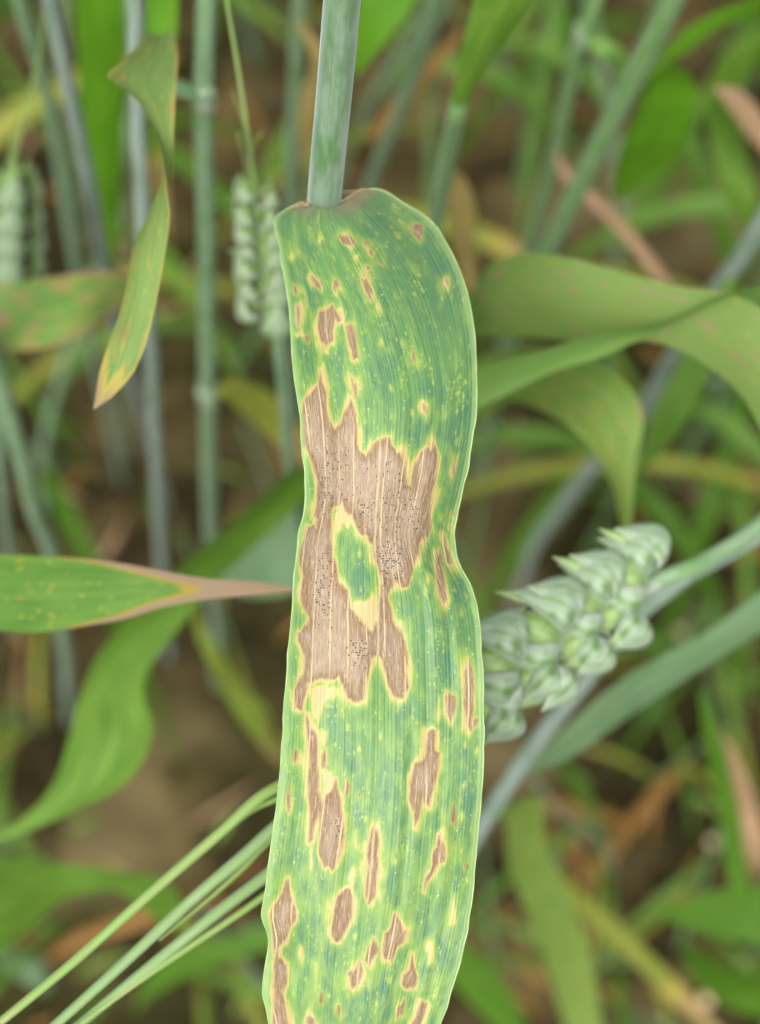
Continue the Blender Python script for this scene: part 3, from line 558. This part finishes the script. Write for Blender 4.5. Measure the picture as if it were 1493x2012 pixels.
leaf_px(p11, [(822,752,.32,830,742,.32),(940,830,.27,960,700,.265),(1020,790,.235,1090,692,.232),(1062,806,.224,1165,706,.224),(1092,822,.219,1222,745,.219),(1122,842,.216,1258,790,.217),(1150,866,.215,1265,832,.216),(1178,908,.214,1251,894,.216),(1206,966,.213,1246,974,.216),(1222,1060,.214,1236,1064,.216)], 'olive', 0.10, 0.02)
# ---- upper right stems
p12 = plant('wheat plant with a pale jointed stem and a shrivelled pinkish leaf', [(1200,-120,.245),(1168,10,.252),(1140,85,.26),(1098,270,.285),(1045,470,.32)], (960,850), [1.3,1.4,1.6], 'stem_soft')
ring(p12, (1146,70,.2585), 1.45, 'node', 0.0025)
leaf_c(p12, [(1150,72,.257,14),(1185,95,.255,40),(1220,120,.258,34),(1215,160,.262,10)], 'pale')
leaf_c(p12, [(1090,300,.288,10),(1120,352,.285,22),(1180,405,.285,26),(1240,470,.287,26),(1300,545,.29,24),(1350,620,.30,8)], 'pink')
p13 = plant('stout pale green wheat stem leaning over behind the arched spotted leaf', [(1420,-200,.19),(1322,0,.207),(1200,240,.233),(1082,480,.268),(1010,640,.305)], (930,950), [1.55,1.65,1.8,1.9], 'stem_soft')
leaf_px(p13, [(1225,170,1250,180,.226),(1272,140,1320,128,.225),(1285,150,1370,172,.23),(1256,210,1358,228,.235),(1225,282,1340,288,.242),(1212,330,1300,330,.25),(1210,390,1215,392,.26)], 'bright')
p14 = plant('wheat plant with a narrow edge-on blade sweeping across the arched leaf', [(1760,250,.16),(1720,520,.18),(1700,800,.22)], (1560,1400), [1.4,1.6], 'stem_green')
leaf_px(p14, [(1715,510,.179,1718,535,.182),(1600,530,.181,1600,572,.185),(1493,558,.183,1493,597,.189),(1414,581,.184,1414,613,.190),(1311,630,.186,1311,648,.192),(1249,641,.188,1249,672,.192),(1167,658,.189,1176,704,.193),(1085,682,.190,1093,728,.194),(1003,704,.191,1015,766,.195),(937,723,.192,940,802,.196),(860,760,.194,866,850,.197),(790,830,.197,792,850,.198)], 'pale', 0.08, 0.02)
leaf_c(p14, [(1725,480,.185,14),(1640,0,.2,50),(1560,-30,.22,45),(1493,10,.24,36),(1396,46,.25,32),(1330,95,.256,34),(1290,130,.26,10)], 'bright')
p15b = plant('wheat plant with a dry pinkish blade drooping beside a green one', [(1700,-60,.25),(1620,150,.27),(1580,300,.30)], (1500,800), [1.3,1.4], 'stem_green')
leaf_c(p15b, [(1600,340,.29,12),(1550,318,.287,34),(1500,268,.284,44),(1462,215,.281,44),(1432,185,.279,34),(1405,172,.278,6)], 'pink')
leaf_c(p15b, [(1660,60,.262,12),(1570,60,.268,46),(1490,90,.276,60),(1436,150,.284,66),(1420,220,.29,66),(1432,290,.296,66),(1458,380,.30,60),(1490,480,.31,10)], 'fresh')
p29 = plant('blue grey wheat stem crossing under the arched leaf, with a blade along it', [(1560,320,.235),(1474,477,.25),(1412,562,.262),(1326,694,.285),(1262,801,.305),(1167,912,.335),(1070,1040,.385)], (1000,1200), [1.2,1.4,1.5,1.6], 'stem_blue')
leaf_px(p29, [(1440,520,.256,1452,530,.256),(1372,640,.262,1410,672,.262),(1330,720,.268,1388,752,.268),(1288,800,.275,1345,835,.275),(1262,868,.284,1300,890,.284),(1250,930,.293,1256,934,.293)], 'blue')
# ---- nodding ear (right) and grey stems below it
p16 = plant('blue grey wheat stem slanting down below the nodding ear', [(1640,955,.212),(1500,1040,.207),(1410,1097,.205),(1325,1140,.205),(1246,1212,.209),(1150,1335,.219),(1040,1478,.235),(945,1625,.255)], (880,1760), [1.2,1.3,1.5,1.6], 'stem_blue')
leaf_px(p16, [(930,1600,958,1622,.254),(972,1594,1028,1568,.262),(999,1706,1074,1668,.29),(1040,1809,1122,1768,.315),(1077,1911,1158,1870,.338),(1108,2012,1182,2000,.36),(1150,2140,1200,2120,.38),(1190,2230,1195,2228,.40)], 'olive')
p17 = plant('wheat plant with a long grey green blade pointing down toward the slanting stem', [(1800,700,.17),(1760,1000,.19),(1720,1300,.23)], (1640,1900), [1.3,1.5], 'stem_green')
leaf_px(p17, [(1755,1010,1762,1040,.192),(1620,1080,1640,1180,.205),(1493,1163,1493,1246,.215),(1380,1246,1392,1306,.222),(1262,1308,1272,1384,.229),(1168,1378,1190,1440,.236),(1085,1455,1102,1500,.243),(1030,1515,1034,1520,.25)], 'grey', 0.12)
p19 = plant('low wheat plant with a short broad green leaf reaching in over bare soil', [(1800,1500,.28),(1760,1700,.34)], (1720,1850), [1.3,1.5], 'stem_green')
leaf_px(p19, [(1775,1600,1775,1625,.31),(1640,1690,1640,1850,.315),(1493,1740,1493,1856,.32),(1414,1748,1400,1840,.325),(1331,1774,1334,1816,.33),(1276,1800,1277,1803,.335)], 'dark')
leaf_c(p19, [(1770,1690,.335,12),(1600,1900,.36,60),(1520,1960,.38,90),(1440,1940,.39,80),(1380,1900,.40,60),(1340,1850,.41,8)], 'dark')
leaf_c(p19, [(1768,1670,.33,14),(1620,1790,.335,40),(1520,1775,.335,56),(1480,1668,.327,56),(1450,1560,.32,54),(1425,1480,.312,40),(1402,1420,.305,8)], 'pink')
leaf_c(p19, [(1766,1640,.32,14),(1640,1800,.325,30),(1500,1830,.325,38),(1452,1720,.32,40),(1436,1620,.315,40),(1418,1530,.308,38),(1396,1430,.30,30),(1375,1350,.295,6)], 'dark')
# ---- low tillers
p21 = plant('low wheat plant with a broad green blade tapering along the soil', [(-330,1350,.20),(-300,1650,.25)], (-240,1850), [1.4,1.6], 'stem_green')
leaf_px(p21, [(-302,1620,-300,1660,.248),(-140,1650,-140,1900,.262),(0,1681,0,1876,.272),(70,1690,60,1826,.277),(130,1697,120,1772,.281),(200,1706,196,1750,.285),(262,1715,245,1760,.29),(318,1726,285,1790,.295),(352,1762,312,1812,.30),(364,1830,360,1834,.305)], 'fresh', 0.08)
p22 = plant('small wheat tiller rooted behind the blotched leaf, with a dark green blade', [(640,1770,.36),(638,1800,.42)], (636,1880), [1.1,1.3], 'stem_green')
leaf_c(p22, [(640,1785,.38,14),(580,1830,.385,46),(515,1846,.387,48),(436,1868,.39,48),(353,1896,.395,52),(292,1945,.40,30),(265,1985,.405,6)], 'dark')
leaf_c(p22, [(642,1790,.39,14),(740,1830,.39,40),(830,1850,.39,60),(920,1910,.395,78),(985,1985,.40,70),(1040,2070,.405,20)], 'dark')
p18 = plant('small wheat tiller with one narrow yellow green blade lying outward over the soil', [(1090,1690,.40),(1086,1720,.45)], (1084,1760), [1.0,1.2], 'stem_green')
leaf_c(p18, [(1088,1700,.41,10),(1143,1775,.42,30),(1208,1832,.425,36),(1290,1912,.43,34),(1364,1986,.435,32),(1440,2060,.44,8)], 'yellow')
p30 = plant('thick pale waxy wheat stem bending down past the brown tipped leaf', [(-90,430,.205),(-35,640,.224),(10,785,.237),(42,900,.25),(66,1000,.264),(100,1080,.282),(121,1230,.318)], (136,1420), [1.3,1.35,1.4,1.5], 'stem_grey')

# ------------------------------------------------------------------ ears
def boat(name, length, width, depth, mat, beak=0.12, open_=0.9):
    n, c = 15, 11; t = np.linspace(0, 1, n); ph = np.linspace(-1, 1, c) * math.pi * 0.5 * open_
    prof = np.sin(np.pi * np.clip(t, 0, 1)**0.80)**0.62 * (1 - 0.12 * t); prof = np.where(t > 0.86, np.maximum(prof * (1 - (t - 0.86) / 0.14 * 0.6), 0.015), prof); prof[0] = 0.16
    Zc = t * length; Z = np.where(t > 0.86, Zc + (t - 0.86) / 0.14 * beak * length, Zc)
    bow = np.sin(np.pi * t) * depth * 0.55
    X = prof[:, None] * np.sin(ph)[None] * width / 2; Y = prof[:, None] * np.cos(ph)[None]**0.8 * depth + bow[:, None]
    Z = np.broadcast_to(Z[:, None], X.shape)
    V1 = np.stack([X, Y, Z], -1).reshape(-1, 3)
    V2_ = np.stack([X * 0.90, Y - 0.00016, Z], -1).reshape(-1, 3)
    u = np.stack(np.broadcast_arrays(np.linspace(0, 1, c)[None], t[:, None]), -1).reshape(-1, 2)
    F = grid_faces(n, c); k = n * c
    rim = [(i*c, (i+1)*c, (i+1)*c + k, i*c + k) for i in range(n-1)] + [((i+1)*c - 1, (i+1)*c - 1 + k, (i+2)*c - 1 + k, (i+2)*c - 1) for i in range(n-1)]
    F = np.concatenate([F, F[:, ::-1] + k, np.array(rim)])
    return mesh(name, np.concatenate([V1, V2_]), F, M[mat], {'uvn': np.concatenate([u, u]), 'uvm': np.concatenate([u, u]) * 6})
def frame(z, y):
    z = z / np.linalg.norm(z); y = y - z * y.dot(z); y /= np.linalg.norm(y); x = np.cross(y, z)
    return Matrix(((x[0], y[0], z[0]), (x[1], y[1], z[1]), (x[2], y[2], z[2])))
def rot(v, ax, a):
    ax = ax / np.linalg.norm(ax); return v * math.cos(a) + np.cross(ax, v) * math.sin(a) + ax * ax.dot(v) * (1 - math.cos(a))
def ear(parent, axis_pts, side0, n, size, spread=42, flare=26, seed=0, base_gap=0.04, twist=0.0, face=None, spread2=None, mats=('glume', 'lemma'), jit=4, taper=0.28, odd=1.0):
    rng = random.Random(seed); ax = spline(axis_pts, 80); ob = parent
    V, F, uv = tube_data(ax, [0.0011 * size, 0.0009 * size, 0.0005 * size], 10)
    r = link('ear', mesh('ear', V - base_of(parent), F, M['glume'], uv), parent); o0 = base_of(parent)
    gm = boat('glume', 0.0068*size, 0.0060*size, 0.0030*size, mats[0], 0.12); lm = boat('lemma', 0.0074*size, 0.0046*size, 0.0026*size, mats[1], 0.20); pm = boat('palea', 0.0060*size, 0.0030*size, 0.0013*size, 'palea', 0.06)
    for i in range(n):
        f = base_gap + (0.93 - base_gap) * i / (n - 1); k = int(f * 79); p = ax[k]; T = ax[min(k+1, 79)] - ax[max(k-1, 0)]; T /= np.linalg.norm(T)
        s0 = rot(np.asarray(side0, float), T, twist * f); sd = s0 - T * s0.dot(T); sd /= np.linalg.norm(sd)
        if i % 2: sd = -sd
        a = math.radians((spread2 if (spread2 is not None and i % 2) else spread) * (1 - 0.35 * f) + rng.uniform(-5, 5)); D = T * math.cos(a) + sd * math.sin(a); p = p + sd * 0.0009 * size
        if face is not None: sd = face - D * face.dot(D); sd = sd / np.linalg.norm(sd)
        lat = np.cross(D, sd)
        sc = (1 - taper * f + rng.uniform(-0.05, 0.05)) * (odd if i % 2 else 1.0)
        for me, nm, la, oa in ((gm, 'glume', -flare * 1.35, -4), (gm, 'glume', flare * 1.35, -4), (lm, 'lemma', -flare * 0.7, 5), (lm, 'lemma', flare * 0.7, 5), (pm, 'palea', -flare * 0.25, 6), (lm, 'lemma', flare * 0.2, -12)) + (((gm, 'glume', -flare * 0.62, 14), (gm, 'glume', flare * 0.62, 14), (lm, 'lemma', flare * 0.12, 20)) if face is not None else ()):
            d = rot(rot(D, sd, math.radians(la + rng.uniform(-jit, jit))), lat, math.radians(-oa + rng.uniform(-jit, jit)))
            outn = lat * math.sin(math.radians(la * 2.2)) * -1 + sd * 0.5 if abs(la) > 8 else sd * (1 if oa > 0 else 1) - T * 0.2
            outn = -np.sign(la) * np.cross(d, sd) * (1 if abs(la) > 4.5 else 0) + sd * (0.55 if abs(la) > 4.5 else (1 if oa > 0 else -1))
            if oa >= 14: outn = sd - np.sign(la) * np.cross(d, sd) * (0.65 if nm == 'glume' else 0.0)
            b = p + (sd * 0.0009 * size * sc if oa >= 14 else 0) + np.sign(la) * np.cross(sd, D) * (0.0013 if nm == 'glume' else 0.0007 if abs(la) > 8 else 0.0) * size * sc
            g = link(nm, me, r); Mx = frame(d, outn).to_4x4(); Mx.translation = Vector(b - o0); Mx = Mx @ Matrix.Scale(sc, 4); g.matrix_local = Mx
    return r
def awn(e, pts, w0, w1, mat='awn', n=70):
    bm = 1 + 0.06 * np.sign(np.sin(np.arange(n) * 2.1)) * (w0 < 0.4)
    return tube('awn', [P(*p) for p in pts], [w0 / 2000, (w0 * 0.6 + w1 * 0.4) / 2000, w1 / 2000], M[mat], e, 8, n, 0.75, bm)
# nodding ear
c15 = plant('wheat plant whose waxy green ear nods on a bent neck behind the blotched leaf', [(1285,1143,.1805),(1320,1130,.1812),(1400,1098,.184),(1470,1050,.187),(1560,980,.19),(1680,930,.20),(1790,1000,.22),(1840,1200,.26)], (1820,1900), [1.05,1.1,1.2,1.35,1.5,1.6], 'stem_grey')
sideN = UP * 0.8 - RIGHT * 0.6 - FWD * 0.25
e1 = ear(c15, [P(1292,1140,.1808), P(1225,1180,.178), P(1112,1256,.1735), P(1004,1336,.1695), P(896,1412,.1675), P(760,1505,.166), P(660,1556,.1648), P(615,1580,.1645)], sideN, 14, 0.98, 46, 15, 3, 0.05, face=-FWD * 0.9 - RIGHT * 0.35 + UP * 0.1, spread2=3, odd=0.82, taper=0.1, jit=7)
awn(e1, [(640,1490,.1640),(560,1538,.1625),(520,1560,.1615),(440,1630,.160),(310,1742,.1575),(150,1885,.1545),(-20,2025,.151),(-260,2220,.146)], 1.25, 0.7)
awn(e1, [(625,1530,.1640),(552,1566,.163),(500,1590,.162),(445,1632,.1606),(390,1672,.1595)], 0.7, 0.3, 'awn')
awn(e1, [(620,1570,.164),(545,1622,.1625),(480,1680,.161),(380,1765,.159),(240,1895,.156),(100,2022,.153),(-120,2220,.148)], 1.4, 0.75, 'awn_wax')
awn(e1, [(600,1600,.1645),(520,1660,.163),(470,1712,.162),(400,1775,.1607),(312,1848,.159)], 0.85, 0.25, 'awn')
awn(e1, [(600,1660,.1635),(530,1715,.162),(450,1775,.160),(330,1870,.1575),(150,2018,.154),(-60,2190,.150)], 1.35, 0.75, 'awn_wax')
awn(e1, [(590,1710,.1625),(530,1752,.1615),(470,1795,.160),(370,1862,.158),(270,1930,.156),(170,2003,.154),(40,2100,.151)], 0.75, 0.45, 'awn')
# upright ear
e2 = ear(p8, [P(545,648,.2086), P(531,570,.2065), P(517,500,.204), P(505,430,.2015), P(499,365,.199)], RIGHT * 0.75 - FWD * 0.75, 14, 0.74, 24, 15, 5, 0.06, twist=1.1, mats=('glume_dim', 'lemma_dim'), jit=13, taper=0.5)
awn(e2, [(500,390,.198),(492,310,.192),(483,240,.187),(470,150,.1845),(455,60,.182),(445,0,.180),(430,-120,.177)], 0.55, 0.30)
awn(e2, [(505,380,.199),(490,290,.1935),(470,215,.188),(456,180,.187)], 0.45, 0.12)
awn(e2, [(490,390,.199),(482,320,.194),(472,282,.189),(467,258,.1885)], 0.40, 0.12)
awn(e2, [(502,360,.198),(496,300,.193),(505,272,.189),(518,258,.1885)], 0.45, 0.15)
# ear cut by the left edge
c11 = plant('wheat plant with a pale blurred ear beside the thin leaning stems', [(-5,640,.243),(-2,800,.265)], (30,1250), [1.1,1.4], 'stem_grey')
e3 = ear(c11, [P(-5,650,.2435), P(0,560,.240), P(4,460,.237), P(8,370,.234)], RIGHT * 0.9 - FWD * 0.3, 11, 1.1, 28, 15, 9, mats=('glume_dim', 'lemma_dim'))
awn(e3, [(8,390,.235),(30,300,.232),(55,200,.228),(78,100,.224),(90,0,.22)], 0.5, 0.3)
awn(e3, [(0,400,.235),(15,330,.233),(30,260,.231)], 0.5, 0.3)

# ------------------------------------------------------------------ filler plants of the crop further off
def proto_filler(seed, h):
    rng = random.Random(seed); root = thing('wheat_plant', '', 'wheat plant', (0, 0, 0))
    lean = np.array([rng.uniform(-.25, .25), rng.uniform(-.25, .25), 1.0])
    top = lean * h; path = [np.zeros(3), top * 0.35 + [rng.uniform(-.01, .01), 0, 0], top * 0.7, top]
    tube('stem', path, [0.0018, 0.0016, 0.0012], M[rng.choice(['stem_green', 'stem_grey', 'stem_grey'])], root, 8, 24)
    for k in range(rng.randint(2, 4)):
        f = 0.25 + 0.7 * k / 3; b = spline(path, 40)[int(f * 39)]; az = rng.uniform(0, 6.28); ln = rng.uniform(.09, .17); wd = rng.uniform(.0045, .0085)
        dv = np.array([math.cos(az), math.sin(az), 0]); pv = np.array([-math.sin(az), math.cos(az), 0]); L, R = [], []; dr = rng.uniform(.5, 1.6); tw = rng.uniform(-1.2, 1.2)
        for q in np.linspace(0, 1, 8):
            c = b + dv * ln * (q * 0.8) + np.array([0, 0, ln * (0.75 * q - dr * q * q)]); c[2] = max(c[2], 0.004)
            wq = wd * math.sin(math.pi * min(1, q * .75 + .22))**.8 * (1 if q < .98 else .1); a = tw * q; sv = pv * math.cos(a) + np.array([0, 0, 1]) * math.sin(a)
            L.append(c - sv * wq / 2); R.append(c + sv * wq / 2)
        ribbon('leaf_blade', L, R, M[rng.choice(['fresh', 'blue', 'olive', 'dark', 'dark', 'fresh', 'blue', 'yellow', 'rust', 'pink'])], root, 0.15, 20, 5)
    return root
protos = [proto_filler(20 + i, h) for i, h in enumerate((.20, .24, .28, .22, .30))]
spots = []
rf = random.Random(3)
while len(spots) < 134:
    x, y = (rf.uniform(-.34, .34), rf.uniform(.24, .85)) if len(spots) < 110 else (rf.choice((-1, 1)) * rf.uniform(.16, .36), rf.uniform(-.2, .3))
    if all((x-a)**2 + (y-b)**2 > .027**2 for a, b in spots): spots.append((x, y))
FL = 'slender blurred wheat plant in the crop beyond the nearer stems'
for i, (x, y) in enumerate(spots):
    src = protos[i % 5]
    if i < 5: r = src
    else:
        r = src.copy(); COL.objects.link(r)
        for ch in list(src.children):
            c = ch.copy(); COL.objects.link(c); c.parent = r
    r.location = (x, y, -0.012); r.rotation_euler = (0, 0, rf.uniform(0, 6.28)); k = rf.uniform(.85, 1.1) ; r.scale = (k, k, k)
    r['label'] = FL; r['group'] = 'wheat plants further off in the crop'

LOW = 'tiny green wheat tiller sprouting low on the soil between the larger plants'
for i in range(34):
    src = protos[i % 5]; r = src.copy(); COL.objects.link(r)
    for ch in list(src.children):
        c = ch.copy(); COL.objects.link(c); c.parent = r
    k = rf.uniform(.35, .55); r.location = (rf.uniform(-.15, .15), rf.uniform(.0, .26), -0.012); r.rotation_euler = (0, 0, rf.uniform(0, 6.28)); r.scale = (k, k, k)
    r['label'] = LOW; r['group'] = 'low tillers on the soil'

# ------------------------------------------------------------------ litter on the soil
def straw(label, pts, mat, h=0.004, group=None, name='dry_straw'):
    base = G(*pts[0][:2], h=h); root = link(name, None)
    bpy.data.objects.remove(root)
    L, R = [], []
    a = np.array([G(p[0], p[1], h=h + (0.006 if 0 < i < len(pts)-1 else 0)) for i, p in enumerate(pts)]); d = np.gradient(a, axis=0); n_ = np.cross(d, [0, 0, 1.0]); n_ /= np.linalg.norm(n_, axis=1)[:, None]
    wd = np.array([p[2] for p in pts])[:, None] / 1000
    o = ribbon(name, a - n_*wd/2 - base, a + n_*wd/2 - base, M[mat], None, 0.25, 30, 5); o.location = base
    return tag(o, label, 'dry straw', group)
straw('rust brown dry straw arching beside the slanting blue grey stem', [(1010,1575,3),(1060,1578,5),(1130,1588,5.5),(1200,1606,5),(1240,1620,2)], 'rust')
straw('long ochre dry straw lying across the bare soil', [(1360,1480,2),(1320,1525,5),(1250,1610,5),(1190,1680,5),(1140,1735,3)], 'rust')
straw('rust brown straw piece lying near the low dark green tiller', [(70,1900,2),(150,1850,5),(240,1815,6),(340,1785,5),(400,1770,2)], 'rust')
straw('pale grey green leaf scrap lying beside the rust brown straw piece', [(-10,1885,4),(30,1888,9),(62,1905,9),(90,1945,3)], 'grey')
G1 = 'dry straws strewn on the soil'
rs = random.Random(12)
for i in range(150):
    x, y = rs.uniform(-100, 1600), rs.uniform(-100, 2050); a = rs.uniform(0, 6.28); l = rs.uniform(50, 170); k = rs.uniform(-.5, .5); wm = rs.uniform(1.6, 3.8)
    pts = [(x + math.cos(a + k*q) * l * q, y + math.sin(a + k*q) * l * q, wq) for q, wq in ((0, 0.8), (.35, wm), (.7, wm), (1, 0.8))]
    straw('thin dry straw lying on the brown soil', pts, rs.choice(['rust', 'rust', 'rust', 'pink', 'olive', 'dark']), 0.003, G1)
def lump(seed, r, mat, name):
    bm_u, bm_v = 12, 8; rr = random.Random(seed); V = []
    for i in range(bm_v + 1):
        th = math.pi * i / bm_v
        for j in range(bm_u):
            ph = 2*math.pi*j/bm_u; q = r * (1 + .25 * (vnoise(math.cos(ph)*math.sin(th)*1.5 + seed*3.3, math.sin(ph)*math.sin(th)*1.5 + math.cos(th)*2 + 7) - .5) * 2)
            V.append((q*math.sin(th)*math.cos(ph), q*math.sin(th)*math.sin(ph)*.85, q*math.cos(th)*.7))
    return mesh(name, V, grid_faces(bm_v + 1, bm_u, True), M[mat])
for px, py, r, lb in ((1340,1242,.0042,'round pale pebble beneath the long grey green blade'), (1448,822,.0036,'pale pebble on the soil under the arched spotted leaf'), (1470,885,.003,'smaller pale pebble next to the one under the arched leaf'), (1402,1655,.0034,'pale pebble beside the dry pinkish blade'), (1388,1965,.0036,'pale pebble by the low plant with a short broad leaf')):
    o = link('blob', lump(px, r * .62, 'blob', 'blob')); g = G(px, py, h=r * .3); o.location = g; tag(o, lb, 'blob')  # pale blobs added as stand-ins for bright out-of-focus dots
cr_V, cr_F = [], []
for i in range(420):
    x, y = rs.uniform(-.3, .3), rs.uniform(-.02, .8); r = rs.uniform(.002, .007); me = lump(i, r, 'soil', 'tmp')
    v = np.empty(len(me.vertices)*3); me.vertices.foreach_get('co', v); v = v.reshape(-1, 3)
    f = np.array([tuple(p.vertices) for p in me.polygons if len(p.vertices) == 4]); cr_F.append(f + sum(len(q) for q in cr_V)); cr_V.append(v + [x, y, -.008]); bpy.data.meshes.remove(me)
o = link('soil_crumbs', mesh('soil_crumbs', np.concatenate(cr_V), np.concatenate(cr_F), M['soil'])); o['kind'] = 'stuff'; o['label'] = 'brown soil crumbs scattered over the ground'; o['category'] = 'soil'
